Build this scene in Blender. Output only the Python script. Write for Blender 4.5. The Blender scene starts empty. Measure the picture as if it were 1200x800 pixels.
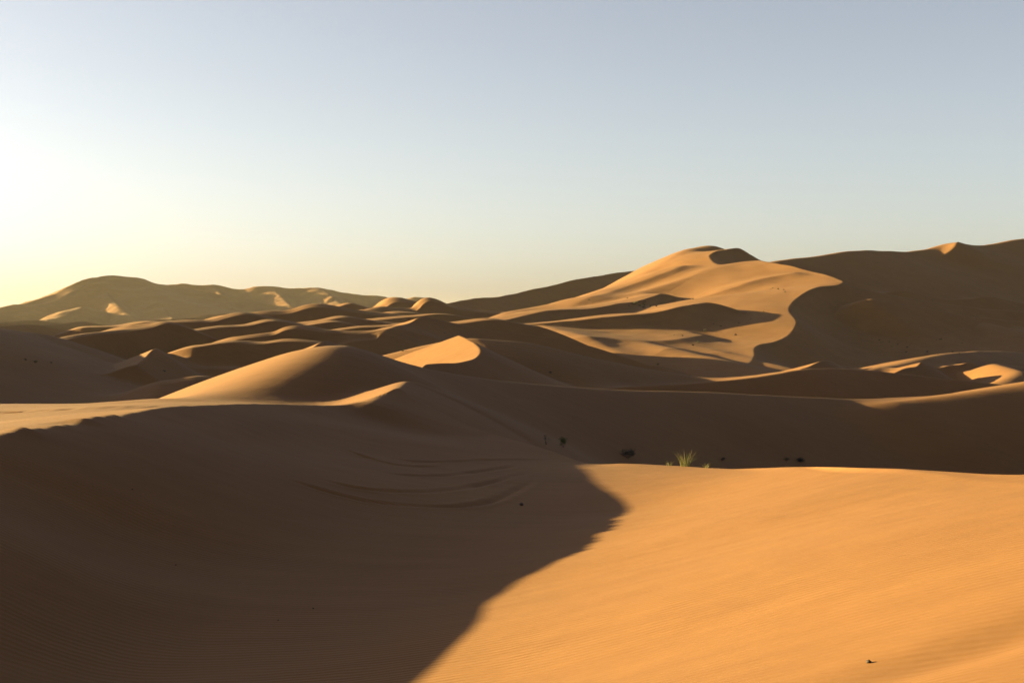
import bpy, math, random
import numpy as np

# ------------------------------------------------------------------ camera
FPX = 1648.0            # focal length in photo pixels (1200 px wide photo)
VH = 372.0              # horizon row of the photo
ZC = 14.0               # eye height above the plain, metres
scene = bpy.context.scene
col = scene.collection
cam_d = bpy.data.cameras.new('camera')
cam = bpy.data.objects.new('camera', cam_d)
col.objects.link(cam)
cam_d.sensor_width = 36.0
cam_d.lens = 36.0 * FPX / 1200.0
cam_d.shift_y = -(400.0 - VH) / 1200.0
cam_d.clip_start = 0.1
cam_d.clip_end = 60000.0
cam.location = (0, 0, ZC)
cam.rotation_euler = (math.radians(90), 0, 0)
scene.camera = cam
scene.render.resolution_x = 1024
scene.render.resolution_y = 682

# ------------------------------------------------------------------ sky and sun
SUN_AZ = 75.0           # degrees left of the view axis (+y)
SUN_EL = 9.5
SKY_STRENGTH = 0.05
SUN_STRENGTH = 5.0
EXPOSURE = 3.12
world = bpy.data.worlds.new('World')
scene.world = world
world.use_nodes = True
wn = world.node_tree
for n in list(wn.nodes):
    wn.nodes.remove(n)
w_out = wn.nodes.new('ShaderNodeOutputWorld')
w_bg = wn.nodes.new('ShaderNodeBackground')
w_sky = wn.nodes.new('ShaderNodeTexSky')
w_sky.sky_type = 'NISHITA'
w_sky.sun_disc = False
w_sky.sun_elevation = math.radians(SUN_EL)
w_sky.sun_rotation = math.radians(-SUN_AZ)
w_sky.altitude = 0
w_sky.air_density = 0.7
w_sky.dust_density = 1.6
w_sky.ozone_density = 5.0
w_bg.inputs['Strength'].default_value = SKY_STRENGTH
w_bw = wn.nodes.new('ShaderNodeRGBToBW')
w_mix = wn.nodes.new('ShaderNodeMix'); w_mix.data_type = 'RGBA'          # paler, dustier air over the whole sky
w_mix.inputs['Factor'].default_value = 0.5
w_tint = wn.nodes.new('ShaderNodeMix'); w_tint.data_type = 'RGBA'; w_tint.blend_type = 'MULTIPLY'
w_tint.inputs['Factor'].default_value = 1.0
w_tint.inputs['B'].default_value = (1.29, 1.01, 0.715, 1.0)                # white balance of the photograph
wn.links.new(w_sky.outputs[0], w_bw.inputs[0])
wn.links.new(w_sky.outputs[0], w_mix.inputs['A'])
wn.links.new(w_bw.outputs[0], w_mix.inputs['B'])
wn.links.new(w_mix.outputs['Result'], w_tint.inputs['A'])
wn.links.new(w_tint.outputs['Result'], w_bg.inputs['Color'])
wn.links.new(w_bg.outputs[0], w_out.inputs['Surface'])

sun_d = bpy.data.lights.new('sun', 'SUN')
sun_d.energy = SUN_STRENGTH
sun_d.angle = math.radians(0.55)
sun_d.color = (1.0, 0.785, 0.33)
sun = bpy.data.objects.new('sun', sun_d)
col.objects.link(sun)
_az, _el = math.radians(SUN_AZ), math.radians(SUN_EL)
SUN_DIR = (-math.sin(_az) * math.cos(_el), math.cos(_az) * math.cos(_el), math.sin(_el))
from mathutils import Vector
sun.rotation_euler = Vector(SUN_DIR).to_track_quat('Z', 'Y').to_euler()
sun.location = (-60, 30, 60)

vs = scene.view_settings
scene.display_settings.display_device = 'sRGB'
vs.view_transform = 'Standard'
vs.look = 'None'
vs.exposure = EXPOSURE
vs.gamma = 1.0
vs.use_curve_mapping = False

# ------------------------------------------------------------------ helpers
def P(u, v, Y):
    """A point of the place seen at photo pixel (u, v), Y metres away."""
    return ((u - 600.0) / FPX * Y, Y, ZC + (VH - v) / FPX * Y)

def pchip(xs, ys):
    xs = np.asarray(xs, float); ys = np.asarray(ys, float)
    n = len(xs)
    if n == 1:
        return lambda q: np.full(np.shape(q), ys[0])
    h = np.diff(xs); d = np.diff(ys) / h
    m = np.zeros(n)
    if n == 2:
        m[:] = d[0]
    else:
        for i in range(1, n - 1):
            if d[i-1] * d[i] > 0:
                w1 = 2*h[i] + h[i-1]; w2 = h[i] + 2*h[i-1]
                m[i] = (w1 + w2) / (w1/d[i-1] + w2/d[i])
        m[0] = d[0]; m[-1] = d[-1]
    def f(q):
        q = np.asarray(q, float)
        qc = np.clip(q, xs[0], xs[-1])
        i = np.clip(np.searchsorted(xs, qc) - 1, 0, n - 2)
        t = (qc - xs[i]) / h[i]
        t2 = t*t; t3 = t2*t
        r = (2*t3-3*t2+1)*ys[i] + (t3-2*t2+t)*h[i]*m[i] + (-2*t3+3*t2)*ys[i+1] + (t3-t2)*h[i]*m[i+1]
        return r + np.where(q > xs[-1], (q-xs[-1])*m[-1], 0) + np.where(q < xs[0], (q-xs[0])*m[0], 0)
    return f

def catmull(xs, ys):
    """Smooth C1 curve through points (finite-difference tangents)."""
    xs = np.asarray(xs, float); ys = np.asarray(ys, float)
    n = len(xs)
    h = np.diff(xs); d = np.diff(ys) / h
    m = np.zeros(n)
    m[0] = d[0]; m[-1] = d[-1]
    for i in range(1, n-1):
        m[i] = (d[i-1]*h[i] + d[i]*h[i-1]) / (h[i-1] + h[i])
    def f(q):
        q = np.asarray(q, float)
        qc = np.clip(q, xs[0], xs[-1])
        i = np.clip(np.searchsorted(xs, qc) - 1, 0, n - 2)
        t = (qc - xs[i]) / h[i]
        t2 = t*t; t3 = t2*t
        r = (2*t3-3*t2+1)*ys[i] + (t3-2*t2+t)*h[i]*m[i] + (-2*t3+3*t2)*ys[i+1] + (t3-t2)*h[i]*m[i+1]
        return r
    return f

def hash2(ix, iy, seed):
    a = (ix.astype(np.int64)*374761393 + iy.astype(np.int64)*668265263 + seed*974634777) & 0xFFFFFFFF
    a = ((a ^ (a >> 13)) * 1274126177) & 0xFFFFFFFF
    a = a ^ (a >> 16)
    return (a & 0xFFFFFF) / float(0xFFFFFF) * 2 - 1

def vnoise(x, y, seed=0):
    x = np.asarray(x, float); y = np.asarray(y, float)
    ix = np.floor(x); iy = np.floor(y)
    fx = x - ix; fy = y - iy
    fx = fx*fx*fx*(fx*(fx*6-15)+10); fy = fy*fy*fy*(fy*(fy*6-15)+10)
    a = hash2(ix, iy, seed); b = hash2(ix+1, iy, seed)
    c = hash2(ix, iy+1, seed); d = hash2(ix+1, iy+1, seed)
    return (a*(1-fx)+b*fx)*(1-fy) + (c*(1-fx)+d*fx)*fy

def fbm(x, y, seed=0, oct=3):
    s = 0; a = 1.0; f = 1.0
    for o in range(oct):
        s = s + a*vnoise(x*f + 17.3*o, y*f - 9.1*o, seed+o); a *= 0.5; f *= 2.03
    return s

def smax(a, b, k):
    h = np.maximum(k - np.abs(a - b), 0) / k
    return np.maximum(a, b) + h*h*k*0.25

def sstep(a, b, x):
    t = np.clip((x - a) / (b - a), 0, 1)
    return t*t*(3-2*t)

# ------------------------------------------------------------------ dune shapes
class Dune:
    """Ridge: crest line given as points; falls off with a profile on each side.
    left = the far / sunward side, right = the near / lee side (axis 0 = along +x, 90 = along +y)."""
    def __init__(s, label, axis, pts, L, R, r=0.0, k=None, ends=(0.25, 0.25), W=None, res=None, wob=0.0, warp=0.0, el=0.10, mL=None, mR=None, name='sand_dune'):
        s.label = label; s.name = name
        th = math.radians(axis)
        s.a = (math.cos(th), math.sin(th)); s.b = (-math.sin(th), math.cos(th))
        pw = [p if len(p) == 4 else P(*p) for p in pts]
        ts = [p[0]*s.a[0] + p[1]*s.a[1] for p in pw]
        ns = [p[0]*s.b[0] + p[1]*s.b[1] for p in pw]
        zs = [p[2] for p in pw]
        o = np.argsort(ts)
        s.ts = np.array(ts)[o]; s.ns = np.array(ns)[o]; s.zs = np.array(zs)[o]
        s.fn = catmull(s.ts, s.ns) if len(ts) > 2 else pchip(s.ts, s.ns)
        s.fz = catmull(s.ts, s.zs) if len(ts) > 2 else pchip(s.ts, s.zs)
        s.trod = False
        s.L = s.prof(L); s.R = s.prof(R)
        s.mL = pchip(s.ts, np.asarray(mL, float)[o]) if mL else None
        s.mR = pchip(s.ts, np.asarray(mR, float)[o]) if mR else None
        s.Y = float(np.mean([p[1] for p in pw]))
        s.r = r if np.isscalar(r) else pchip(s.ts, np.asarray(r, float)[o]); s.k = k if k else 0.012*s.Y
        s.ends = ends; s.W = W; s.res = res; s.wob = wob; s.warp = warp
        s.seed = int(abs(s.ts[0]*7 + s.ns[0]*3)) % 997
        s.el = el*(s.ts[-1]-s.ts[0])
        s.cx = float(np.mean([p[0] for p in pw])); s.cy = float(np.mean([p[1] for p in pw]))
        s.rad = 0.75*(s.ts[-1]-s.ts[0]) + 0.6*s.Y + 30
    def prof(s, q):
        if isinstance(q, (int, float)):
            return lambda d: q*d
        return pchip([0]+[e[0] for e in q], [0]+[e[1] for e in q])
    def coords(s, x, y):
        return x*s.a[0] + y*s.a[1], x*s.b[0] + y*s.b[1]
    def crest(s, t):
        tc = np.clip(t, s.ts[0], s.ts[-1])
        n = s.fn(tc)
        if s.wob:
            n = n + s.wob*fbm(t/(s.wob*14), 0*t+s.seed, s.seed, 3)
        z = s.fz(tc)
        e0 = np.maximum(s.ts[0]-t, 0); e1 = np.maximum(t-s.ts[-1], 0)
        z = z - s.ends[0]*(np.sqrt(e0*e0+s.el**2)-s.el) - s.ends[1]*(np.sqrt(e1*e1+s.el**2)-s.el)
        return n, z
    def h(s, x, y):
        t, n = s.coords(x, y)
        if s.warp:
            t = t + s.warp*vnoise(x/(s.warp*6), y/(s.warp*6), s.seed+5)
        cn, cz = s.crest(t)
        d = n - cn
        dd = np.abs(d)
        if not np.isscalar(s.r):
            rr = np.maximum(s.r(np.clip(t, s.ts[0], s.ts[-1])), 1e-3)
            dd = np.sqrt(dd*dd + rr*rr) - rr
        elif s.r:
            dd = np.sqrt(dd*dd + s.r*s.r) - s.r
        tc = np.clip(t, s.ts[0], s.ts[-1])
        dl = s.L(dd)*s.mL(tc) if s.mL else s.L(dd)
        dr = s.R(dd)*s.mR(tc) if s.mR else s.R(dd)
        out = cz - np.where(d > 0, dl, dr)
        if s.trod:          # feet have notched the crest
            g = 0.10 + 0.90*sstep(24.6, 26, t)*(1-sstep(30.5, 34, t))
            q = 0.05*vnoise(t/0.42, 0*t+3.3, 5) + 0.03*vnoise(t/0.95, 0*t+8.1, 6) + 0.02*vnoise(t/0.17, 0*t+1.7, 9)
            out = out + g*q*np.exp(-(d/0.45)**2)
        return out

# ---- near field: a shallow bowl of sand with the camera on its near rim; far edge is a brink
def PZ(u, v, Y):
    p = P(u, v, Y); return (p[0], p[1], p[2]-ZC)
R1 = [(-9.6, -8, -1.0), (-10.0, 2, -1.4), (-10.3, 9, -1.7), (-10.26, 16.05, -1.90), (-10.11, 17.5, -1.93), (-10.0, 18.9, -1.95), (-10.1, 21.76, -2.09), (-9.95, 23.04, -2.13), (-9.45, 24.33, -2.13), (-9.06, 26.77, -2.10), (-8.9, 28.95, -2.11),
      (-8.92, 33.66, -2.24), (-8.83, 36.09, -2.29), (-8.53, 39.09, -2.43), (-8.19, 42.34, -2.60), (-7.88, 45.64, -2.80)] + [PZ(350, 474, 48), PZ(400, 474.5, 51.5), PZ(434, 473, 53)]
NFB = [(-40, -4, -3), (-20, 4, -4), (-10.8, 13, -3.5), (-10.3, 20, -3.5), (-9.6, 26, -3.4), (-9.0, 33, -3.4), (-8.4, 41, -3.6), (-6.6, 50, -3.8)] + [PZ(*q) for q in
      [(452, 464, 56), (466, 457, 58), (484, 474, 57.5), (520, 490, 56), (560, 503, 54), (640, 526, 49), (690, 542.5, 45.5), (735, 543, 44), (800, 546, 42),
       (850, 549, 38.5), (940, 547, 32), (1050, 549, 25.5), (1200, 556, 20.5)]] + [(12, 16.5, -1.4), (20, 12, -0.4), (60, 0, 2)]
_bx = np.array([p[0] for p in NFB]); _by = np.array([p[1] for p in NFB]); _bz = np.array([p[2] for p in NFB])
nf_y = pchip(_bx, _by); nf_z = pchip(_bx, _bz)
NFP = [PZ(0, 800, 15.5), PZ(0, 720, 18.5), PZ(0, 650, 22), PZ(0, 570, 26), PZ(200, 800, 15), PZ(200, 700, 19.5), PZ(200, 600, 26), PZ(200, 530, 32.5),
       PZ(400, 800, 14.2), PZ(400, 700, 20), PZ(400, 600, 28.5), PZ(400, 540, 37), PZ(400, 500, 45), PZ(550, 560, 37), PZ(550, 620, 27.5), PZ(550, 540, 42),
       PZ(490, 800, 13.5), PZ(600, 690, 20), PZ(600, 800, 12.8), PZ(735, 600, 30.8), PZ(640, 560, 38), PZ(680, 640, 24.5),
       PZ(800, 700, 14.8), PZ(800, 620, 22.9), PZ(800, 570, 34), PZ(800, 800, 10.2), PZ(1000, 800, 8.6), PZ(1000, 700, 12.1), PZ(1000, 620, 17.3), PZ(1000, 570, 23.5),
       PZ(1200, 800, 7.2), PZ(1200, 700, 10.1), PZ(1200, 640, 12.6), PZ(1200, 590, 15.8),
       (0, 0, -1.72), (8, 0, -0.6), (-8, 0, -2.4), (16, 0, 0.8), (0, -6, -1.2), (30, 16, 1.5), (25, 5, 2)]
_ctrl = np.array(NFP + NFB)
def _tps(r2):
    return 0.5*r2*np.log(r2 + 1e-9)
def _solve():
    n = len(_ctrl)
    d2 = (_ctrl[:, None, 0]-_ctrl[None, :, 0])**2 + (_ctrl[:, None, 1]-_ctrl[None, :, 1])**2
    K = _tps(d2) + np.eye(n)*1.5
    Pm = np.c_[np.ones(n), _ctrl[:, :2]]
    A = np.zeros((n+3, n+3)); A[:n, :n] = K; A[:n, n:] = Pm; A[n:, :n] = Pm.T
    return np.linalg.solve(A, np.r_[_ctrl[:, 2], 0, 0, 0])
_tw = _solve()
def nf_surf(x, y):
    x = np.asarray(x, float); sh = x.shape
    xf = x.ravel(); yf = np.asarray(y, float).ravel()
    out = np.zeros(xf.size)
    for i in range(0, xf.size, 100000):
        xs = xf[i:i+100000]; ys = yf[i:i+100000]
        d2 = (xs[:, None]-_ctrl[None, :, 0])**2 + (ys[:, None]-_ctrl[None, :, 1])**2
        out[i:i+100000] = _tps(d2) @ _tw[:-3] + _tw[-3] + _tw[-2]*xs + _tw[-1]*ys
    return out.reshape(sh)

def on_near(u, v):
    """where the sight line through photo pixel (u, v) meets the near sand (world x, y)"""
    Y = np.geomspace(5, 60, 2500); X = (u-600)/FPX*Y
    k = int(np.argmax(nf_surf(X, Y) >= (VH-v)/FPX*Y))
    return X[k], Y[k]
TRACKS = []      # old wheel marks curving across the shaded bowl
for q in [[(396, 531), (437, 540), (475, 546), (525, 546)],
          [(458, 538), (500, 541), (571, 539), (654, 538)],
          [(454, 555), (496, 557.5), (533, 556), (571, 551), (608, 545)],
          [(375, 563), (425, 572.5), (479, 576), (525, 574), (567, 567), (625, 552)],
          [(333, 567), (383, 578), (437, 588), (500, 593), (546, 592.5), (587, 583), (629, 561)]]:
    w = np.array([on_near(*p) for p in q]); t = np.arange(len(w))
    tt = np.linspace(0, len(w)-1, 60)
    TRACKS.append((catmull(t, w[:, 0])(tt), catmull(t, w[:, 1])(tt)))
def marks(x, y):
    """relief of the wheel marks: a shallow groove with a low berm on its lower side"""
    out = np.zeros(x.shape)
    m = (x > -9) & (x < 4) & (y > 26) & (y < 48)
    if m.any():
        xm = x[m]; ym = y[m]; o = np.zeros(xm.shape)
        for tx, ty in TRACKS:
            best = np.full(xm.shape, 9.0); fade = np.zeros(xm.shape)
            for i in range(len(tx)-1):
                ax, ay, bx, by = tx[i], ty[i], tx[i+1], ty[i+1]
                l2 = (bx-ax)**2 + (by-ay)**2
                t = np.clip(((xm-ax)*(bx-ax) + (ym-ay)*(by-ay))/l2, 0, 1)
                d = np.hypot(xm-ax-t*(bx-ax), ym-ay-t*(by-ay))
                c = d < best
                best = np.where(c, d, best)
                f = (i+t)/(len(tx)-1)
                fade = np.where(c, np.minimum(1, 6*f*(1-f)+0.05), fade)
            o += fade*(-0.07*np.exp(-(best/0.10)**2) + 0.02*np.exp(-((best-0.26)/0.11)**2))
        out[m] = o*(0.75 + 0.4*vnoise(xm*0.9, ym*0.9, 77))
    return out
_pr = random.Random(4)
PRINTS = []      # footprints crossing the sunlit shelf: (x, y, size)
for k in range(16):
    f = k/15.0
    PRINTS.append((-19.5 + 10.5*f + _pr.uniform(-.15, .15), 47 + 4.5*f + (0.28 if k % 2 else -0.28), 0.26))
for k in range(12):
    f = k/11.0
    PRINTS.append((-15.5 + 4.5*f, 37.5 + 9*f + (0.25 if k % 2 else -0.25), 0.24))
def prints(x, y):
    out = np.zeros(x.shape)
    m = (x > -24) & (x < -6) & (y > 33) & (y < 56)
    if m.any():
        xm = x[m]; ym = y[m]; o = np.zeros(xm.shape)
        for px, py, r in PRINTS:
            q = ((xm-px)**2 + (ym-py)**2)/(r*r)
            o += -0.09*np.exp(-q) + 0.035*np.exp(-(np.sqrt(q)-1.7)**2*3)
        out[m] = o
    return out

class NearField:
    label = None
    Y = 30.0; k = 0.5
    def h(s, x, y):
        x = np.asarray(x, float); y = np.asarray(y, float)
        xc = np.clip(x, -40, 60); yc = np.maximum(y, -8)
        yb = nf_y(xc); zb = nf_z(xc)
        base = np.full(x.shape, -40.0)
        m = (y < 90) & (y > -60) & (np.abs(x) < 120)
        if m.any():
            ym = np.minimum(yc[m], yb[m])
            on = nf_surf(xc[m], ym)
            # tie to the brink line itself
            zbs = nf_surf(xc[m], yb[m])
            on = on + (zb[m]-zbs)*np.exp(-np.maximum(yb[m]-ym, 0)/2.5)
            d = np.maximum(y[m]-yb[m], 0)
            drop = 0.5*d
            on = on - drop - 0.25*np.maximum(np.abs(x[m]-xc[m]), 0)
            base[m] = on
        return base + ZC
NEAR = NearField()

def base_h(x, y):
    r = np.sqrt(x*x + y*y)
    z = 1.2*fbm(x/140, y/140, 3, 3) + 0.6*fbm(x/45, y/60, 8, 2)
    z = z - 6.5*np.exp(-((x-25)/60)**2 - ((y-85)/38)**2)*0.6
    return z - 1.0

DUNES = []
def dune(*a, **k):
    d = Dune(*a, **k); DUNES.append(d); return d

_r = dune('shaded near ridge with a trodden crest at the left', 89, [(p[0], p[1], p[2]+ZC, 0) for p in R1],
     [(3, 0.25), (8, 1.2), (16, 4)], [(1.5, 0.5), (4, 1.5), (8, 3.2), (14, 5.5), (30, 12)], r=0.1, k=0.9, ends=(0.0, 0.3), W=30, res=640)
_r.trod = True
dune('flat sunlit sand shelf with footprints behind the shaded near ridge', 0,
     [(-500, 470, 60), (-200, 474, 62), (0, 473, 62), (120, 472.5, 61), (230, 470, 60), (330, 474, 60)],
     [(4, 0.5), (12, 4), (30, 9)], [(12, -0.45), (26, -0.6), (36, 2), (60, 9)], k=0.5, ends=(0.05, 0.3), W=40, res=420)
dune('long rounded ridge with a sunlit left shoulder crossing the picture behind the bowl', 55,
     [(215, 476, 61), (290, 450, 66), (345, 422, 71.5), (377, 407, 75.5), (396, 404.5, 78), (412, 407.5, 80.5), (470, 425, 84), (560, 443, 92), (700, 455, 105),
      (800, 457.5, 114), (900, 462, 122), (1020, 468, 131), (1075, 468, 136), (1200, 466, 150)],
     [(10, 3), (25, 8), (45, 12)], [(6, 2.4), (14, 6.2), (26, 9), (45, 11)], r=[2, 2.8, 2.8, 2.4, 2.0, 1.5, 1, 1, 1, 1, 1, 1, 1, 1], k=1.0)
dune('low sunlit knob of sand at the right end of the near ridge', 72,
     [(436, 474, 52.5), (448, 467, 55), (458, 460, 57.5), (466, 454, 60.5), (474, 447, 66)],
     [(3, 0.9), (8, 2.1), (14, 3.2)], [(3, 1.2), (10, 5)], r=0.3, k=0.5, ends=(0.5, 0.2))
dune('sunlit dune shoulder at the right edge behind the foreground dune', 40,
     [(1050, 470, 128), (1120, 462, 132), (1200, 449, 138), (1330, 430, 150), (1500, 420, 165)],
     [(10, 2), (25, 7), (50, 12)], [(6, 2.2), (16, 7), (40, 12)], r=1.5, k=1.0)
dune('broad shaded dune rising out of the left edge with faint tracks', 75,
     [(-420, 425, 95), (-300, 398, 118), (-180, 382, 140), (-60, 378, 165), (20, 389, 190)],
     [(15, 4), (40, 12), (70, 18)], [(8, 2.6), (20, 6.4), (36, 9.8), (55, 12.0), (80, 13.5)], r=2.0, k=1.2)
dune('tall dune added just outside the left edge to shade the valley behind', 68,  # crest lies out of frame; dune added to throw the valley into shadow
     [(-320, 375, 260), (-240, 345, 330), (-190, 335, 400), (-150, 340, 480), (-90, 365, 560)],
     [(20, 5), (60, 18), (100, 28)], [(10, 4.6), (26, 11), (60, 20), (100, 26)], k=2)
# middle distance: every crest is a brink; the summit stands a little behind it, so a lit strip shows above the dark lee
def strip(label, axis, pts, rise, lee=1.0, k=1.1, w=None, **kw):
    Y = pts[0][2]; w = w or 0.06*Y; q = rise*Y/FPX
    return dune(label, axis, pts, [(0.3*w, -0.8*q), (0.7*w, -0.45*q), (2*w, 0.3*w), (4*w, 1.0*w)],
                [(0.02*Y, 0.011*Y*lee), (0.06*Y, 0.03*Y*lee), (0.15*Y, 0.06*Y*lee)], k=k, ends=(0.4, 0.4), **kw)
strip('dark dune with a thin sunlit crest strip in the left middle distance', 20, [(60, 402, 200), (118, 391.5, 214), (150, 388.5, 222), (175, 384.5, 228), (197, 379, 234), (240, 392, 238), (300, 420, 236)], 4, 1.2, k=1.5)
dune('small hooked dune tip catching the sun below the dark dune', 70, [(160, 426, 165), (168, 421, 170), (175, 414, 176), (183, 408, 182), (195, 414, 190)],
     [(3, 1.0), (12, 4)], [(2, 1.2), (6, 3.2), (20, 6)], k=0.6)
strip('low dark swell with a lit rim in the left valley', 8, [(150, 440, 180), (200, 431, 185), (240, 432.5, 188), (270, 433, 189), (330, 440, 190)], 2, 0.7)
strip('low sunlit sand floor beside the foot of the lit shoulder', 5, [(190, 450, 140), (232, 445, 143), (255, 447, 145), (290, 447, 146), (340, 452, 150)], 4, 0.4)
strip('dark dune with bright strip crest left of centre', 20, [(160, 384, 290), (217, 377, 300), (250, 376.6, 306), (265, 372.5, 312), (285, 368, 318), (330, 376, 325), (400, 392, 330)], 4)
strip('low dark dune with sunlit back strip left of centre', 16, [(230, 388, 250), (251, 384.5, 256), (287, 382, 264), (321, 376, 272), (360, 383, 276), (420, 394, 280)], 3)
strip('small dark dune with short lit lip left of the lit shoulder', 10, [(280, 398, 220), (309, 394, 224), (321, 392.5, 226), (332, 388, 228), (380, 390, 232), (440, 394, 236)], 5)
strip('dark swell with a level lit crest behind the lit shoulder', 5, [(230, 407, 198), (267, 402, 202), (308, 403, 205), (330, 400, 207), (365, 402, 208), (400, 408, 208)], 3)
dune('lit dune tip peeking over the sunlit shoulder', 55, [(345, 420, 106), (366, 407, 110), (382, 399.5, 115), (398, 406, 119), (420, 428, 122)],
     [(8, 2.4), (30, 9)], [(5, 2.4), (14, 7), (40, 12)], k=1.0)
strip('dark dune with bright sunlit back below the far mountain', 12, [(270, 372, 420), (310, 367.5, 430), (339, 366, 436), (362, 360, 442), (420, 366, 450), (480, 372, 455)], 5)
strip('small far dune with lit left slope below the skyline', 12, [(350, 364, 600), (378, 360.5, 606), (395, 359.5, 612), (406, 356, 618), (440, 363, 630)], 3, k=3)
strip('far lit dune left of the skyline dip', 14, [(400, 367, 620), (423, 363, 636), (449, 361.5, 646), (457, 355, 652), (500, 358, 660), (540, 366, 670)], 6, k=3)
strip('far lit dune below the skyline dip', 12, [(430, 367, 540), (450, 364, 548), (470, 365.5, 556), (490, 364, 562), (496, 357, 568), (540, 364, 580), (600, 370, 590)], 6, k=3)
strip('thin lit low dune between the strips left of centre', 14, [(340, 381, 360), (378, 377, 366), (401, 373, 372), (440, 378, 378), (480, 382, 380)], 3, 0.8)
strip('low dark dune behind the left arm of the central dune', 8, [(380, 390, 290), (417, 384.5, 296), (460, 382, 302), (480, 380, 306), (520, 384, 310)], 3)
strip('small lit lip at the foot of the central dune', 10, [(410, 396, 232), (438, 391, 238), (463, 387, 242), (490, 392, 246)], 3, 0.6)
for q, lab in [
    ([(140, 399, 250), (185, 393.5, 255), (222, 389, 262), (262, 396, 268)], 'low dark ridge behind the dark dune of the left middle distance'),
    ([(325, 385, 305), (360, 381.5, 310), (392, 377.5, 316), (430, 384, 322)], 'low dark ridge with a short lit back left of the central dune'),
    ([(195, 385, 340), (236, 382, 346), (262, 378.5, 352), (300, 384, 358)], 'thin dark ridge under the bright strip dune'),
    ([(440, 375, 420), (480, 371.5, 428), (520, 368, 436), (565, 374, 440)], 'low dark ridge behind the peak of the central dune'),
    ([(505, 382, 330), (545, 379, 336), (578, 375.5, 342), (625, 383, 348)], 'low dark ridge right of the peak of the central dune'),
    ([(400, 372, 500), (440, 369, 508), (470, 365.5, 514), (510, 371, 520)], 'thin far ridge left of the skyline dip'),
    ([(100, 383, 480), (140, 381, 486), (172, 377, 492), (215, 382, 498)], 'thin far ridge behind the dark dune on the left')]:
    strip(lab, 14, q, 2.2, 0.9)
dune('dark central dune with a thin lit edge on its left arm', 48,
     [(440, 398, 232), (465, 386, 246), (480, 379.5, 254), (497, 371.5, 262), (530, 378, 268), (580, 388, 275), (680, 402, 284), (760, 428, 286)],
     [(12, 2.6), (40, 10)], [(6, 3.0), (16, 7), (40, 12)], k=2)
dune('small pointed dune with a bright triangular sunlit face in the centre', 80,
     [(500, 427, 128), (535, 425, 134), (556, 419, 140), (563, 410.5, 146), (555, 401.5, 153), (546, 396.5, 157), (538, 392.5, 161)],
     [(6, 2.2), (16, 6.0), (40, 12)], [(5, 2.4), (14, 6), (40, 11)], k=0.7, ends=(0.25, 0.45), el=0.03)
dune('long shaded dune flank running right from the pointed dune', 20,
     [(555, 396, 178), (620, 402, 182), (700, 420, 186), (800, 438, 190), (870, 446, 190)],
     [(12, 2), (40, 8)], [(8, 2.2), (20, 6), (40, 10)], r=2, k=2)
dune('dark band dune with a lit crest below the great slip face', 12,
     [(760, 452, 165), (860, 444, 172), (940, 433, 180), (985, 431.5, 186), (1060, 438, 192), (1140, 447, 196), (1230, 456, 200)],
     [(10, 1.0), (30, 5), (50, 9)], [(6, 2.6), (16, 7), (40, 11)], r=0.6, k=1.5)
dune('thin lit ridge sliver at the foot of the great slip face', 50,
     [(925, 436, 205), (945, 430, 215), (969, 422, 226), (985, 428, 236)],
     [(4, 1.0), (20, 5)], [(4, 2.2), (12, 5), (30, 8)], k=1.5)
dune('small rounded dune with a pale crest at the right edge', 50,
     [(1000, 438, 212), (1060, 424, 238), (1110, 414, 262), (1150, 411, 282), (1200, 413, 305), (1300, 420, 330)],
     [(10, 2.0), (30, 8)], [(6, 2.0), (16, 6), (40, 10)], r=1.5, k=1.5)
dune('small lit hump between the right edge dunes', 40, [(1050, 437, 208), (1062, 431.5, 212), (1074, 429.5, 215), (1081, 424.5, 220), (1100, 434, 226)], [(4, 0.9), (12, 4)], [(4, 2.2), (12, 6)], k=1, ends=(0.6, 0.5), el=0.03)
dune('thin lit lip in the hollow at the right edge', 25, [(1100, 432, 236), (1112, 428.5, 238), (1126, 427, 240), (1138, 424.5, 243), (1160, 432, 246)], [(4, 0.7), (12, 4)], [(4, 2.0), (12, 5)], k=1, ends=(0.6, 0.5), el=0.03)
dune('lit curved dune lip at the right edge', 60, [(1175, 448, 205), (1188, 440, 212), (1192, 434, 218), (1180, 430, 225), (1166, 426.5, 232), (1190, 428, 240)], [(4, 1.7), (12, 6)], [(4, 1.6), (12, 6)], k=1.5, r=1.5, ends=(0.4, 0.3), el=0.08)
# the great dune on the right: a winding knife edge, and stepped sand waves on its sunlit face
dune('great dune with a sunlit face and a winding knife edge crest', 80,
     [(850, 452, 315), (870, 437, 338), (885, 416, 374), (887, 405, 395), (918, 396, 418), (934, 379, 448), (925, 362, 480), (940, 345, 514), (962, 336, 535), (983, 333, 545),
      (970, 322, 580), (940, 314, 605), (905, 308, 630), (890, 306, 650)],
     [(40, 2.0), (80, 6), (140, 14), (220, 28)], [(12, 7.2), (30, 15), (60, 20), (120, 26)], k=3, mL=[1, 1, 1, 1, 1, 1, 1.2, 1.6, 1.8, 1.9, 2.1, 2.3, 2.5, 2.5])
dune('summit cap of the great dune with a dark lee', 75,
     [(848, 322, 636), (845, 316, 645), (836, 307, 662), (832, 300, 676), (842, 294, 694), (852, 292, 706), (866, 290.5, 716), (885, 302, 728)],
     [(12, 1.5), (30, 8), (60, 26)], [(10, 6.4), (24, 13), (60, 26)], k=2)
dune('sunlit upper shoulder of the great dune on the skyline', 40,
     [(560, 378, 520), (600, 366, 560), (685, 347.5, 600), (737, 330.5, 650), (765, 316, 680), (790, 301, 705), (815, 290, 735), (835, 288.5, 745), (860, 300, 752)],
     [(20, 6), (60, 20), (120, 36)], [(40, 4), (120, 14), (250, 32)], r=6, k=4, mR=[1, 1, 1, 1, 1.2, 2.5, 3.5, 4, 4], ends=(0.25, 0.6))
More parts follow.
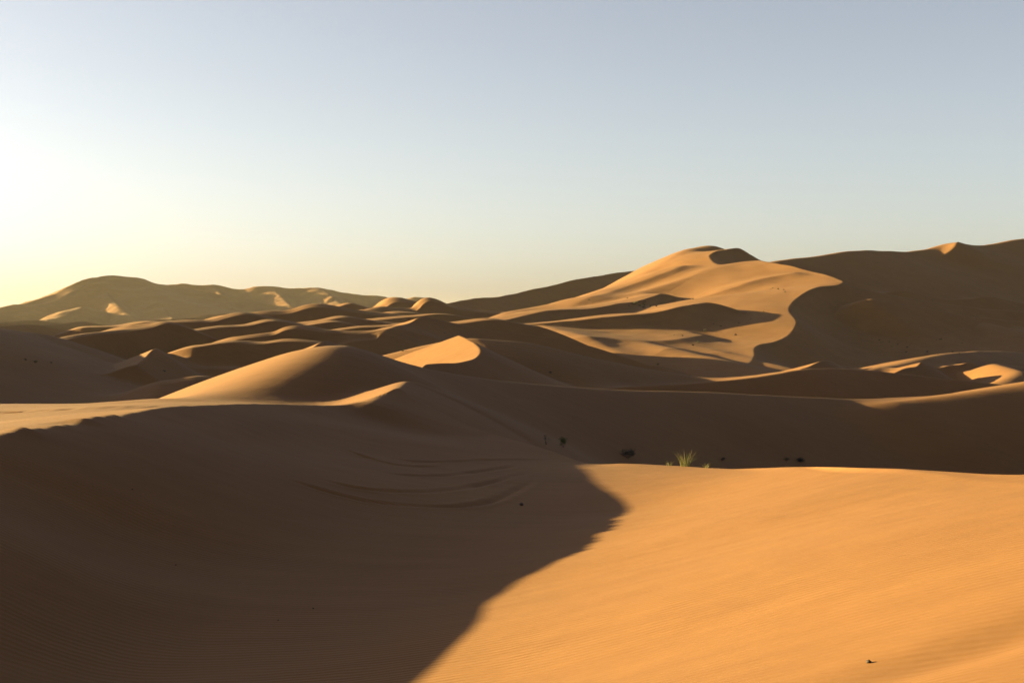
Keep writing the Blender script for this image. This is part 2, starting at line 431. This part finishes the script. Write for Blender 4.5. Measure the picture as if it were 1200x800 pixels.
def step(label, pts, lee, k=1.5, axis=18, mR=None, ends=(0.25, 0.4), L=((10, -0.3), (25, 0.1), (70, 4), (140, 12))):
    return dune(label, axis, pts, list(L), [(5, 2.4*lee), (12, 5.0*lee), (30, 11*lee), (60, 24*lee)], k=k, el=0.08, mR=mR, ends=ends)
step('first lit sand wave on the great dune face', [(560, 379, 440), (600, 372, 470), (640, 363.5, 490), (665, 362, 500), (694, 361, 510), (721, 357.5, 525), (746, 353, 545), (775, 344, 572)], 1.0)
step('long lit sand wave with a dark lee across the great dune', [(570, 383, 436), (600, 381, 438), (667, 375.5, 444), (726, 370.5, 450), (766, 367.5, 455), (802, 359, 463), (828, 354.5, 474)], 1.15, axis=12, ends=(0.25, 0.4))
step('lit sand tongue with scrub at the foot of the great dune', [(690, 394, 395), (717, 396.5, 397), (746, 399, 398), (780, 399, 402), (802, 396, 410), (823, 392.5, 425)], 0.38, axis=15, ends=(0.25, 0.5), L=((20, -1.2), (47, -2.7), (80, -2.7), (200, 8)))
step('lowest lit sand tongue below the winding crest', [(760, 417, 362), (798, 408, 376), (820, 413.5, 375), (845, 412, 382)], 0.25, axis=20, ends=(0.25, 0.5), L=((20, -0.9), (45, -1.4), (90, 2), (150, 8)))
dune('soft fold high on the sunlit face of the great dune', 60, [(35.6, 587, 22.9, 0), (53, 625, 28.8, 0), (68, 639, 34.0, 0), (80, 656, 38.0, 0)],
     [(6, 0.8), (20, 5)], [(5, 1.5), (15, 5.5)], r=1.5, k=2.5, ends=(0.3, 0.3))
dune('soft fold below the summit cap of the great dune', 35, [(90.5, 574, 26.2, 0), (107.4, 588, 31.2, 0), (119, 593, 33.0, 0)],
     [(6, 0.8), (20, 5)], [(5, 1.7), (15, 6)], r=1.5, k=2.5, ends=(0.3, 0.3))
dune('dark far ridge behind the great dune on the skyline', 50,
     [(490, 366, 800), (530, 354, 850), (600, 344, 920), (690, 325, 1000), (745, 317, 1060), (800, 312, 1100)],
     [(40, 12), (120, 40)], [(20, 10), (60, 24), (150, 40)], k=6)
dune('large shaded dune on the right skyline with a lit notch', 46,
     [(880, 316, 655), (905, 308, 668), (960, 300, 702), (1010, 293, 737), (1040, 294.5, 758), (1080, 293, 785), (1120, 285.5, 815), (1150, 287, 836), (1200, 280, 872), (1330, 276, 950)],
     [(40, 12), (120, 40)], [(30, 12), (80, 30), (160, 46), (240, 54)], r=3, k=5)
dune('short lit spur under the right skyline', 62, [(238, 776, 48.6, 0), (246, 785, 52.6, 0), (252, 797, 56, 0), (258, 812, 57.3, 0)],
     [(14, 2.8), (30, 10)], [(8, 3), (20, 10)], k=1.5, ends=(0.9, 0.3), el=0.02)
dune('shaded spur descending right below the winding crest', 22,
     [(985, 333, 552), (1050, 346, 560), (1120, 357, 572), (1200, 365, 585), (1300, 373, 596)],
     [(20, 5), (60, 15)], [(20, 9), (50, 20), (100, 28)], r=1.5, k=2.5)
dune('low shaded rib under the winding crest', 24, [(1022, 350, 520), (1060, 356, 524), (1130, 369, 530), (1200, 377, 538), (1300, 385, 545)],
     [(15, 3), (50, 14)], [(15, 7), (40, 17), (90, 26)], r=1.0, k=1.5, ends=(0.6, 0.2))
dune('shaded rib with a short lit sliver under the right skyline', 30, [(1060, 340, 640), (1110, 350.5, 648), (1135, 350, 656), (1158, 346.5, 664), (1200, 355, 672), (1300, 360, 690)],
     [(10, 0.8), (30, 8)], [(15, 8), (40, 18), (90, 28)], k=3, ends=(0.3, 0.2))
for q, lab in [
    ([(-80, 392, 700), (-20, 386, 740), (40, 380.5, 780), (90, 388, 800)], 'far low dune by the left edge below the massif'),
    ([(20, 384, 1000), (60, 380, 1040), (97, 377, 1080), (140, 384, 1100)], 'far low dune with a short lit lip below the massif'),
    ([(-60, 380, 1300), (0, 378, 1350), (40, 375, 1400), (90, 380, 1430)], 'farthest low dune at the foot of the massif'),
    ([(100, 382, 1250), (150, 379, 1300), (192, 374.5, 1350), (240, 381, 1380)], 'far low dune under the right foot of the massif'),
    ([(180, 375, 1700), (230, 371, 1750), (270, 367.5, 1800), (330, 374, 1830)], 'far low dune under the distant chain'),
    ([(280, 370, 1300), (330, 366, 1350), (372, 362, 1400), (420, 368, 1430)], 'far low dune under the middle of the distant chain')]:
    dune(lab, 45, q, [(20, 4.5), (60, 18)], [(15, 6.5), (50, 18)], k=4)
dune('distant hazy dune massif on the left skyline', 60,
     [(-120, 385, 2000), (0, 361, 2200), (50, 348, 2320), (108, 326, 2450), (135, 323, 2520), (160, 326, 2560), (190, 335, 2600), (245, 342, 2640), (330, 360, 2640)],
     [(100, 30), (300, 90)], [(60, 20), (160, 48), (300, 72), (500, 84)], k=12)
dune('distant hazy dune chain left of the skyline dip', 5,
     [(150, 350, 2700), (190, 336, 2720), (215, 333.5, 2740), (232, 335, 2750), (245, 332.5, 2760), (275, 337, 2780), (320, 336, 2800), (345, 339, 2820), (375, 337, 2840), (400, 344, 2860),
      (435, 347.5, 2880), (460, 350, 2900), (495, 349, 2920), (515, 355, 2940), (560, 366, 2960)],
     [(100, 30), (300, 90)], [(60, 22), (160, 50), (300, 72), (500, 84)], k=8)

for q, lab in [
    ([(155, 370, 2220), (140, 357, 2300), (125, 341, 2385), (114, 326.5, 2465)], 'hazy rib falling from the peak of the distant massif'),
    ([(198, 369, 2400), (208, 359, 2500), (217, 348.5, 2600), (214, 336, 2720)], 'curved hazy rib right of the distant peak'),
    ([(56, 373, 2080), (82, 364, 2160), (104, 355, 2240)], 'low hazy rib under the left slope of the distant massif'),
    ([(200, 368, 2260), (188, 357, 2350), (174, 343, 2450), (160, 327.5, 2560)], 'hazy rib on the right shoulder of the distant peak'),
    ([(272, 358, 2550), (262, 346, 2660), (248, 332.5, 2765)], 'first hazy rib of the distant chain'),
    ([(342, 358, 2610), (331, 347, 2700), (320, 335, 2805)], 'second hazy rib of the distant chain'),
    ([(404, 358, 2650), (392, 348, 2740), (376, 336, 2845)], 'third hazy rib of the distant chain'),
    ([(455, 358, 2760), (446, 352, 2830), (437, 346, 2890)], 'fourth hazy rib of the distant chain')]:
    dune(lab, 112, [(a, b+(2.2 if a < 230 else 3.0), c) for a, b, c in q], [(15, 2.5), (60, 20)], [(15, 6), (60, 28)], k=6, ends=(0.35, 0.35))

ALL = DUNES + [NEAR]

def terrain(x, y, want=None):
    x = np.asarray(x, float); y = np.asarray(y, float)
    hb = base_h(x, y)
    H = hb.copy(); M = hb.copy(); mine = hb
    for d in ALL:
        if d is NEAR:
            m = (np.abs(x) < 120) & (np.abs(y) < 92)
        else:
            m = (x-d.cx)**2 + (y-d.cy)**2 < d.rad**2
        hd = np.full(x.shape, -60.0)
        if m.any():
            hd[m] = d.h(x[m], y[m])
        H = smax(H, hd, d.k)
        M = np.maximum(M, hd)
        if d is want:
            mine = hd
    # soft unevenness that grows with the scale of the dunes
    r = np.sqrt(x*x + y*y)
    a = sstep(45, 160, r)
    H = H + a*(0.10*fbm(x/11, y/11, 21, 3)) + sstep(200, 600, r)*0.5*fbm(x/38, y/38, 31, 3) + sstep(1500, 2300, r)*(3.5*(0.5-np.abs(fbm((x+0.5*y)/110, (y-0.4*x)/210, 41, 3))) + 4.0*(0.5-np.abs(fbm((x-0.3*y)/46, y/95, 45, 3))))
    H = H + (1-a)*0.004*fbm(x/0.9, y/0.9, 51, 3)*sstep(3, 12, r)
    H = H + marks(x, y) + prints(x, y)
    m = (y < 16) & (y > 2) & (x > -2) & (x < 9)
    if m.any():             # shallow wind trough at the right foot of the frame
        dx, dy = 0.90, 0.43
        dd = (x[m]-1.62)*dy - (y[m]-8.9)*dx
        al = (x[m]-1.62)*dx + (y[m]-8.9)*dy
        H[m] = H[m] - 0.085*np.exp(-((dd-0.62)/0.42)**2)*sstep(-1.0, 1.6, al)*(1-sstep(3.2, 5.5, al))
    return H, M, mine

# ------------------------------------------------------------------ sand material
def sand_material():
    m = bpy.data.materials.new('sand')
    m.use_nodes = True
    nt = m.node_tree; N = nt.nodes; K = nt.links
    for n in list(N):
        N.remove(n)
    out = N.new('ShaderNodeOutputMaterial')
    b = N.new('ShaderNodeBsdfPrincipled')
    b.inputs['Roughness'].default_value = 0.9
    b.inputs['Specular IOR Level'].default_value = 0.12
    K.new(b.outputs[0], out.inputs['Surface'])
    geo = N.new('ShaderNodeNewGeometry')
    def math_(op, a, c=None):
        n = N.new('ShaderNodeMath'); n.operation = op
        for i, v in enumerate((a, c)):
            if v is None: continue
            if isinstance(v, (int, float)): n.inputs[i].default_value = v
            else: K.new(v, n.inputs[i])
        return n.outputs[0]
    def mapping(scale, rz=0.0):
        mp = N.new('ShaderNodeMapping'); mp.inputs['Scale'].default_value = scale; mp.inputs['Rotation'].default_value = (0, 0, rz)
        K.new(geo.outputs['Position'], mp.inputs['Vector']); return mp.outputs['Vector']
    def noise(vec, scale, detail, rough=0.55):
        n = N.new('ShaderNodeTexNoise'); n.inputs['Scale'].default_value = scale; n.inputs['Detail'].default_value = detail; n.inputs['Roughness'].default_value = rough
        K.new(vec, n.inputs['Vector']); return n.outputs['Fac']
    def ramp(fac, p0, c0, p1, c1):
        r = N.new('ShaderNodeValToRGB'); e = r.color_ramp.elements
        e[0].position = p0; e[0].color = c0; e[1].position = p1; e[1].color = c1
        K.new(fac, r.inputs['Fac']); return r.outputs['Color']
    # colour: broad drifts of paler and redder sand, streaks along the wind, grains
    drift = noise(mapping((1, 1, 1)), 0.11, 5)
    streak = noise(mapping((0.35, 2.2, 2.2), 0.35), 0.8, 6, 0.6)
    grain = noise(mapping((1, 1, 1)), 260.0, 2, 0.7)
    f = math_('ADD', math_('MULTIPLY', drift, 0.55), math_('MULTIPLY', streak, 0.45))
    c1 = ramp(f, 0.36, (0.119, 0.055, 0.0195, 1), 0.64, (0.144, 0.069, 0.0250, 1))
    cm = N.new('ShaderNodeMix'); cm.data_type = 'RGBA'; cm.blend_type = 'MULTIPLY'; cm.inputs['Factor'].default_value = 1.0
    K.new(c1, cm.inputs['A'])
    K.new(ramp(grain, 0.3, (0.86, 0.85, 0.84, 1), 0.7, (1.1, 1.1, 1.1, 1)), cm.inputs['B'])
    K.new(cm.outputs['Result'], b.inputs['Base Color'])
    # relief: wind ripples in patches, strongest where the sand is fresh; soft unevenness everywhere
    wv = N.new('ShaderNodeTexWave'); wv.wave_type = 'BANDS'; wv.bands_direction = 'Y'; wv.wave_profile = 'SIN'
    wv.inputs['Scale'].default_value = 2.3; wv.inputs['Distortion'].default_value = 4.5; wv.inputs['Detail'].default_value = 3.0
    wv.inputs['Detail Scale'].default_value = 0.6; wv.inputs['Detail Roughness'].default_value = 0.45
    K.new(mapping((1, 1, 0.3), 0.16), wv.inputs['Vector'])
    patch = ramp(noise(mapping((1, 1, 1)), 0.16, 2), 0.42, (0.04, 0.04, 0.04, 1), 0.66, (1, 1, 1, 1))
    sep = N.new('ShaderNodeSeparateXYZ'); K.new(geo.outputs['Position'], sep.inputs[0])
    far = N.new('ShaderNodeMapRange'); far.inputs['From Min'].default_value = 9.0; far.inputs['From Max'].default_value = 52.0
    far.inputs['To Min'].default_value = 1.0; far.inputs['To Max'].default_value = 0.12
    K.new(sep.outputs['Y'], far.inputs['Value'])
    rip = math_('MULTIPLY', math_('MULTIPLY', wv.outputs['Fac'], patch), far.outputs['Result'])
    h = math_('ADD', math_('MULTIPLY', rip, 0.011), math_('MULTIPLY', noise(mapping((1, 1, 1)), 1.6, 4), 0.011))
    h = math_('ADD', h, math_('MULTIPLY', noise(mapping((0.3, 1.6, 1.6), 0.35), 0.22, 5), 0.05))
    h = math_('ADD', h, math_('MULTIPLY', grain, 0.0006))
    bp = N.new('ShaderNodeBump'); bp.inputs['Strength'].default_value = 1.0; bp.inputs['Distance'].default_value = 1.0
    K.new(h, bp.inputs['Height']); K.new(bp.outputs['Normal'], b.inputs['Normal'])
    return m
SAND = sand_material()

# ------------------------------------------------------------------ meshes
def grid_object(name, X, Y, Z, keep, label):
    ny, nx = X.shape
    idx = np.arange(nx*ny).reshape(ny, nx)
    q = np.stack([idx[:-1, :-1], idx[:-1, 1:], idx[1:, 1:], idx[1:, :-1]], -1).reshape(-1, 4)
    kk = keep.ravel()
    q = q[kk[q].any(axis=1)]
    used = np.unique(q)
    remap = -np.ones(nx*ny, np.int64); remap[used] = np.arange(used.size)
    q = remap[q]
    co = np.stack([X.ravel(), Y.ravel(), Z.ravel()], -1)[used]
    me = bpy.data.meshes.new(name)
    me.vertices.add(len(co)); me.vertices.foreach_set('co', co.astype(np.float32).ravel())
    me.loops.add(q.size); me.loops.foreach_set('vertex_index', q.astype(np.int32).ravel())
    me.polygons.add(len(q))
    me.polygons.foreach_set('loop_start', (np.arange(len(q))*4).astype(np.int32))
    me.polygons.foreach_set('loop_total', np.full(len(q), 4, np.int32))
    me.update(calc_edges=True)
    me.polygons.foreach_set('use_smooth', np.ones(len(q), bool))
    me.materials.append(SAND)
    # make faces point up
    o = bpy.data.objects.new(name, me); col.objects.link(o)
    o['kind'] = 'structure'
    if label:
        o['label'] = label
    return o

def settle(x, y, d):
    H, M, mine = terrain(x, y, d)
    diff = np.maximum(M - mine, 0)
    w = d.k if d is not None else 2.0
    if d is None:
        w = 2.0 + 0.004*np.sqrt(x*x + y*y)
    q = 0.6*diff*diff/(diff + w)
    z = H - 1.3*w*(1-np.exp(-q/(1.3*w)))
    return z, diff < 3.0*w, H

def build_dune(d):
    L = d.ts[-1]-d.ts[0]
    ext = 0.5*L + 0.2*d.Y
    nt = d.res or int(np.clip((L+2*ext)/(d.Y*0.0022), 60, 260))
    tt = np.linspace(d.ts[0]-ext, d.ts[-1]+ext, nt)
    W = d.W or max(0.6*d.Y, 25)
    s = np.linspace(-1, 1, 121)
    a = 4.0
    nn = W*np.sinh(a*s)/math.sinh(a)
    T, Nn = np.meshgrid(tt, nn)
    cn, cz = d.crest(tt)
    Nn = Nn + cn[None, :]
    X = T*d.a[0] + Nn*d.b[0]; Y = T*d.a[1] + Nn*d.b[1]
    Z, keep, H = settle(X, Y, d)
    grid_object(d.name, X, Y, Z, keep, d.label)

for d in DUNES:
    build_dune(d)

# near field
xs = np.concatenate([np.linspace(-60, -22, 40)[:-1], np.linspace(-22, 24, 620), np.linspace(24, 80, 40)[1:]])
s1 = np.linspace(0, 1, 640)**0.8
yb = nf_y(np.clip(xs, -40, 60))
rows = [(-14 + (yb+14)*v) for v in s1] + [yb + v for v in np.linspace(0, 1, 40)[1:]**1.6*30]
Yg = np.array(rows); Xg = np.repeat(xs[None, :], len(rows), 0)
Z, keep, H = settle(Xg, Yg, NEAR)
near = grid_object('foreground_dune', Xg, Yg, Z, keep, 'smooth sand bowl and sunlit dune in the foreground')

# plain
def sinhspace(lo, hi, n, sc):
    return np.sinh(np.linspace(math.asinh(lo/sc), math.asinh(hi/sc), n))*sc
gx = sinhspace(-6000, 6000, 400, 60); gy = sinhspace(-1500, 9000, 500, 60)
X, Y = np.meshgrid(gx, gy)
Z, keep, H = settle(X, Y, None)
grid_object('desert_ground', X, Y, Z, np.ones_like(keep), None)

# ------------------------------------------------------------------ plants and stones
def sight(pts, y0=6.0, y1=1600.0, n=1100):
    """base points on the sand for photo pixels"""
    Y = np.geomspace(y0, y1, n)[None, :].repeat(len(pts), 0)
    u = np.array([p[0] for p in pts])[:, None]; v = np.array([p[1] for p in pts])[:, None]
    X = (u-600)/FPX*Y
    H = terrain(X, Y)[0]
    k = np.argmax(H >= ZC + (VH-v)/FPX*Y, axis=1)
    r = np.arange(len(pts))
    return [(float(X[i, k[i]]), float(Y[i, k[i]]), float(H[i, k[i]])) for i in r]

def plant_material(name, c0, c1, trans=0.0):
    m = bpy.data.materials.new(name); m.use_nodes = True
    nt = m.node_tree; b = nt.nodes['Principled BSDF']
    b.inputs['Roughness'].default_value = 0.75; b.inputs['Specular IOR Level'].default_value = 0.2
    n = nt.nodes.new('ShaderNodeTexNoise'); n.inputs['Scale'].default_value = 9.0; n.inputs['Detail'].default_value = 3
    g = nt.nodes.new('ShaderNodeNewGeometry'); nt.links.new(g.outputs['Position'], n.inputs['Vector'])
    r = nt.nodes.new('ShaderNodeValToRGB'); e = r.color_ramp.elements
    e[0].position = 0.35; e[0].color = c0 + (1,); e[1].position = 0.65; e[1].color = c1 + (1,)
    nt.links.new(n.outputs['Fac'], r.inputs['Fac']); nt.links.new(r.outputs['Color'], b.inputs['Base Color'])
    if trans:
        t = nt.nodes.new('ShaderNodeBsdfTranslucent'); mx = nt.nodes.new('ShaderNodeMixShader'); mx.inputs[0].default_value = trans
        nt.links.new(r.outputs['Color'], t.inputs['Color'])
        nt.links.new(b.outputs[0], mx.inputs[1]); nt.links.new(t.outputs[0], mx.inputs[2])
        nt.links.new(mx.outputs[0], nt.nodes['Material Output'].inputs['Surface'])
    return m
GREEN = plant_material('grass_green', (0.040, 0.052, 0.012), (0.075, 0.08, 0.022), 0.35)
STRAW = plant_material('grass_straw', (0.12, 0.09, 0.035), (0.18, 0.14, 0.055), 0.25)
SCRUB = plant_material('scrub_leaf', (0.035, 0.038, 0.016), (0.07, 0.065, 0.028), 0.15)
DARK = plant_material('scrub_dark', (0.022, 0.018, 0.012), (0.045, 0.036, 0.022))
WOOD = plant_material('scrub_wood', (0.05, 0.036, 0.024), (0.09, 0.066, 0.045))
STONE = plant_material('clod', (0.02, 0.012, 0.008), (0.045, 0.028, 0.017))

def mesh(name, v, f, mat, smooth=False):
    me = bpy.data.meshes.new(name); me.from_pydata(v, [], f); me.update()
    if smooth:
        me.polygons.foreach_set('use_smooth', np.ones(len(f), bool))
    me.materials.append(mat); return me

def blades(rnd, n, height, spread, width, lean):
    """curved tapering grass blades fanning out of one root"""
    V, F = [], []
    for i in range(n):
        a = rnd.uniform(0, 2*math.pi); r0 = spread*0.22*math.sqrt(rnd.random())
        h = height*rnd.uniform(0.45, 1.0); ln = lean*rnd.uniform(0.1, 1.0)*h; w = width*rnd.uniform(0.7, 1.2)
        bx, by = r0*math.cos(a), r0*math.sin(a); dx, dy = math.cos(a), math.sin(a)
        wa = rnd.uniform(0, math.pi); wx, wy = math.cos(wa), math.sin(wa)
        b0 = len(V); S = 5
        for k in range(S+1):
            t = k/S; ww = w*(1-0.9*t)*0.5
            px = bx + dx*ln*t*t; py = by + dy*ln*t*t; pz = -0.03 + h*(t - 0.18*t*t*ln/h)
            V += [(px-wx*ww, py-wy*ww, pz), (px+wx*ww, py+wy*ww, pz)]
        F += [(b0+2*k, b0+2*k+1, b0+2*k+3, b0+2*k+2) for k in range(S)]
    return V, F

def branches(rnd, n, height, spread, rad):
    """thin three-sided tapering stems that fork once"""
    V, F, tips = [], [], []
    def stem(p, d, L, r):
        b0 = len(V); S = 3; q = Vector(p); d = Vector(d).normalized()
        for k in range(S+1):
            t = k/S; rr = r*(1-0.75*t)
            u_ = d.orthogonal().normalized(); w_ = d.cross(u_)
            for j in range(3):
                c = math.cos(j*2.094); s_ = math.sin(j*2.094)
                V.append(tuple(q + (u_*c + w_*s_)*rr))
            d = (d + Vector((rnd.uniform(-.25, .25), rnd.uniform(-.25, .25), rnd.uniform(-.05, .2)))).normalized()
            q = q + d*(L/S)
        for k in range(S):
            for j in range(3):
                a = b0+3*k+j; b = b0+3*k+(j+1) % 3
                F.append((a, b, b+3, a+3))
        return q, d
    for i in range(n):
        a = rnd.uniform(0, 2*math.pi); tl = rnd.uniform(0.15, 1.0)
        d = (math.cos(a)*tl*spread/height, math.sin(a)*tl*spread/height, 1.0)
        q, dd = stem((0, 0, -0.05), d, height*rnd.uniform(0.4, 0.7), rad)
        for k in range(2):
            d2 = dd + Vector((rnd.uniform(-.6, .6), rnd.uniform(-.6, .6), rnd.uniform(-.1, .5)))
            q2, _ = stem(q, d2, height*rnd.uniform(0.2, 0.35), rad*0.5)
            tips += [q, q2, (q+q2)/2]
    return V, F, tips

def leaves(rnd, tips, n, size, jitter):
    V, F = [], []
    for i in range(n):
        c = tips[rnd.randrange(len(tips))]
        p = Vector(c) + Vector((rnd.gauss(0, jitter), rnd.gauss(0, jitter), rnd.gauss(0, jitter*0.6)))
        p.z = max(p.z, 0.02)
        a = Vector((rnd.uniform(-1, 1), rnd.uniform(-1, 1), rnd.uniform(-.3, 1))).normalized()
        b = a.orthogonal().normalized(); s_ = size*rnd.uniform(0.6, 1.3); b0 = len(V)
        V += [tuple(p), tuple(p + a*s_*0.5 + b*s_*0.22), tuple(p + a*s_), tuple(p + a*s_*0.5 - b*s_*0.22)]
        F.append((b0, b0+1, b0+2, b0+3))
    return V, F

def thing(name, loc, label, cat, group=None, rz=0.0):
    e = bpy.data.objects.new(name, None); col.objects.link(e); e.empty_display_size = 0.2
    e.location = loc; e.rotation_euler = (0, 0, rz); e['label'] = label; e['category'] = cat
    if group:
        e['group'] = group
    return e
def part(name, me, parent):
    o = bpy.data.objects.new(name, me); col.objects.link(o); o.parent = parent; return o

def grass_tuft(p, height, label, seed, n=80, dry=45, group=None):
    rnd = random.Random(seed)
    e = thing('grass_tuft', p, label, 'grass tuft', group)
    part('green_blades', mesh('green_blades', *blades(rnd, n, height, height*1.1, 0.009, 1.0), GREEN), e)
    part('dry_stalks', mesh('dry_stalks', *blades(rnd, dry, height*1.15, height*1.3, 0.009, 0.9), STRAW), e)
    return e
def bush(p, height, width, label, seed, leaf, nb=12, nl=220, size=0.06, group=None):
    rnd = random.Random(seed)
    e = thing('desert_bush', p, label, 'bush', group)
    V, F, tips = branches(rnd, nb, height, width*0.6, 0.012*height/0.5)
    part('branches', mesh('branches', V, F, WOOD), e)
    if nl:
        part('foliage', mesh('foliage', *leaves(rnd, tips, nl, size, 0.10*width), leaf), e)
    return e

near_px = [(803, 546.5), (784, 545.8), (827, 548.3), (660, 524), (640, 521), (736, 537), (938, 543.5), (922, 541), (847, 541)]
npos = sight(near_px)
grass_tuft(npos[0], 0.52, 'sunlit green and yellow grass tuft on the brink of the foreground dune', 11)
grass_tuft(npos[1], 0.26, 'small dry sprig left of the big sunlit grass tuft', 12, 14, 12)
grass_tuft(npos[2], 0.22, 'small pale sprig right of the big sunlit grass tuft', 13, 12, 14)
def size(p, px):
    return 0.7*px*p[1]/FPX
bush(npos[3], size(npos[3], 13), size(npos[3], 15), 'small green bush in the shade beside the thin bare twig plant', 21, GREEN, 12, 260, size(npos[3], 2.6))
bush(npos[4], size(npos[4], 16), size(npos[4], 7), 'thin upright twig plant, leftmost of those above the shadow tip', 22, DARK, 9, 40, size(npos[4], 2.0))
bush(npos[5], size(npos[5], 13), size(npos[5], 27), 'low dark bush in the shade left of the sunlit tuft', 23, DARK, 18, 420, size(npos[5], 3.0))
bush(npos[6], size(npos[6], 7), size(npos[6], 20), 'flat dark bush behind the foreground brink, rightmost in the valley', 24, DARK, 12, 260, size(npos[6], 2.6))
bush(npos[7], size(npos[7], 6), size(npos[7], 8), 'tiny dark bush beside the flat bush in the valley', 25, SCRUB, 8, 120, size(npos[7], 2.0))
bush(npos[8], size(npos[8], 5), size(npos[8], 9), 'tiny dark bush in the valley just right of the sunlit tuft', 26, DARK, 8, 120, size(npos[8], 2.0))

# scrub farther off: one low mound of twigs and leaves per plant, four shapes shared between them
SHAPES = []
for q in range(4):
    rnd = random.Random(60+q)
    V, F, tips = branches(rnd, 10, 0.42, 0.75, 0.02)
    V2, F2 = leaves(rnd, tips, 260, 0.16, 0.16)
    off = len(V)
    SHAPES.append(mesh('desert_shrub', V + V2, F + [tuple(i+off for i in f) for f in F2], DARK if q % 2 else SCRUB))
rs = random.Random(7)
SETS = [
    ('tiny dark shrub on the upper sunlit face of the great dune', 'scrub on the upper sunlit face',
     [(752+rs.gauss(0, 9), 358+rs.gauss(0, 2.2), rs.uniform(3, 7)) for _ in range(16)] + [(735, 350, 3), (812, 351, 4)]),
    ('tiny dark shrub near the knife edge crest of the great dune', 'scrub beside the winding crest',
     [(913+rs.gauss(0, 9), 341+rs.gauss(0, 2.0), rs.uniform(2, 4)) for _ in range(6)]),
    ('tiny dark shrub on the low sunlit tongues of the great dune', 'scrub on the sunlit tongues',
     [(826, 389, 7), (862, 393, 5), (818, 402, 6), (812, 405, 4), (790, 393, 3), (800, 394, 4), (845, 383, 4), (866, 379, 3), (880, 374, 3), (895, 366, 3), (836, 381, 3)]),
    ('tiny dark shrub at the foot of the great shaded slip face', 'scrub below the slip face',
     [(rs.uniform(1015, 1145), rs.uniform(398, 415), rs.uniform(2, 4)) for _ in range(22)]),
]
for lab, grp, pts in SETS:
    for (px, p) in zip(pts, sight([(q[0], q[1]) for q in pts], 60)):
        o = bpy.data.objects.new('desert_shrub', rs.choice(SHAPES)); col.objects.link(o)
        k = px[2]*p[1]/FPX
        o.location = p; o.rotation_euler = (0, 0, rs.uniform(0, 6.28)); o.scale = (k*0.62, k*0.62, k*rs.uniform(0.5, 0.8))
        o['label'] = lab; o['category'] = 'shrub'; o['group'] = grp
for (u, v, w, lab) in [(30, 423, 5, 'dark shrub on the shaded left slope, leftmost of three'), (41, 426, 8, 'largest of three dark shrubs on the shaded left slope'),
                       (60, 425.5, 4, 'smallest of three dark shrubs on the shaded left slope, the rightmost'), (193, 436, 7, 'lone dark shrub low on the shaded left slope'), (521, 391, 4, 'lone dark shrub left of the great dune, above the pointed sunlit dune'),
                       (645, 438, 6, 'lone dark shrub on the shaded flank right of the pointed dune'), (472, 412, 5, 'lone dark shrub left of the pointed sunlit dune'),
                       (771, 428, 5, 'lone dark shrub in the hollow below the great dune'), (690, 352, 3, 'lone dark shrub high on the left arm of the great dune')]:
    p = sight([(u, v)], 60)[0]
    o = bpy.data.objects.new('desert_shrub', SHAPES[u % 4]); col.objects.link(o)
    k = w*p[1]/FPX
    o.location = p; o.scale = (k*0.62, k*0.62, k*0.7); o.rotation_euler = (0, 0, u*0.1)
    o['label'] = lab; o['category'] = 'shrub'

def clod(p, w, label, seed, group=None):
    rnd = random.Random(seed)
    V, F = [], []
    R, C = 5, 8
    for i in range(R):
        th = math.pi*(i+0.5)/R
        for j in range(C):
            ph = 2*math.pi*j/C; q = w*0.5*rnd.uniform(0.75, 1.2)
            V.append((q*1.3*math.sin(th)*math.cos(ph), q*math.sin(th)*math.sin(ph), q*0.75*math.cos(th) + w*0.22))
    for i in range(R-1):
        for j in range(C):
            F.append((i*C+j, (i+1)*C+j, (i+1)*C+(j+1) % C, i*C+(j+1) % C))
    F.append(tuple(range(C))); F.append(tuple(range((R-1)*C, R*C))[::-1])
    o = bpy.data.objects.new('sand_clod', mesh('sand_clod', V, F, STONE, True)); col.objects.link(o)
    o.location = p; o.rotation_euler = (0, 0, rnd.uniform(0, 6)); o['label'] = label; o['category'] = 'clod'
    if group:
        o['group'] = group
cp = sight([(1018, 777), (611, 592), (155, 574), (206, 662), (326, 727), (367, 713)], 5, 80)
clod(cp[0], 0.034, 'dark clod lying on the sunlit rippled sand at lower right', 1)
clod(cp[1], 0.10, 'dark clod in the shade below the curved wheel marks', 2)
for i, p in enumerate(cp[2:]):
    clod(p, 1.8*p[1]/FPX, ['dark speck on the shaded sand, topmost and leftmost of four', 'dark speck on the shaded sand, second from the left of four',
         'dark speck on the shaded sand, lowest of four', 'dark speck on the shaded sand, rightmost of four'][i], 3+i, 'specks on the shaded bowl')

# ------------------------------------------------------------------ hazy air
def haze():
    lo = (-6200, -1700, -12); hi = (6200, 9300, 105)
    v = [(x, y, z) for z in (lo[2], hi[2]) for y in (lo[1], hi[1]) for x in (lo[0], hi[0])]
    f = [(0, 2, 3, 1), (4, 5, 7, 6), (0, 1, 5, 4), (2, 6, 7, 3), (0, 4, 6, 2), (1, 3, 7, 5)]
    me = bpy.data.meshes.new('haze'); me.from_pydata(v, [], f); me.update()
    m = bpy.data.materials.new('haze'); m.use_nodes = True
    nt = m.node_tree
    for n in list(nt.nodes):
        nt.nodes.remove(n)
    o = nt.nodes.new('ShaderNodeOutputMaterial'); p = nt.nodes.new('ShaderNodeVolumePrincipled')
    p.inputs['Color'].default_value = (0.95, 0.86, 0.74, 1)
    p.inputs['Density'].default_value = 0.000016
    p.inputs['Anisotropy'].default_value = 0.35
    nt.links.new(p.outputs[0], o.inputs['Volume'])
    me.materials.append(m)
    ob = bpy.data.objects.new('haze', me); col.objects.link(ob)
    ob['kind'] = 'stuff'; ob['label'] = 'thin warm dust haze over the whole dune field'; ob['category'] = 'haze'
haze()
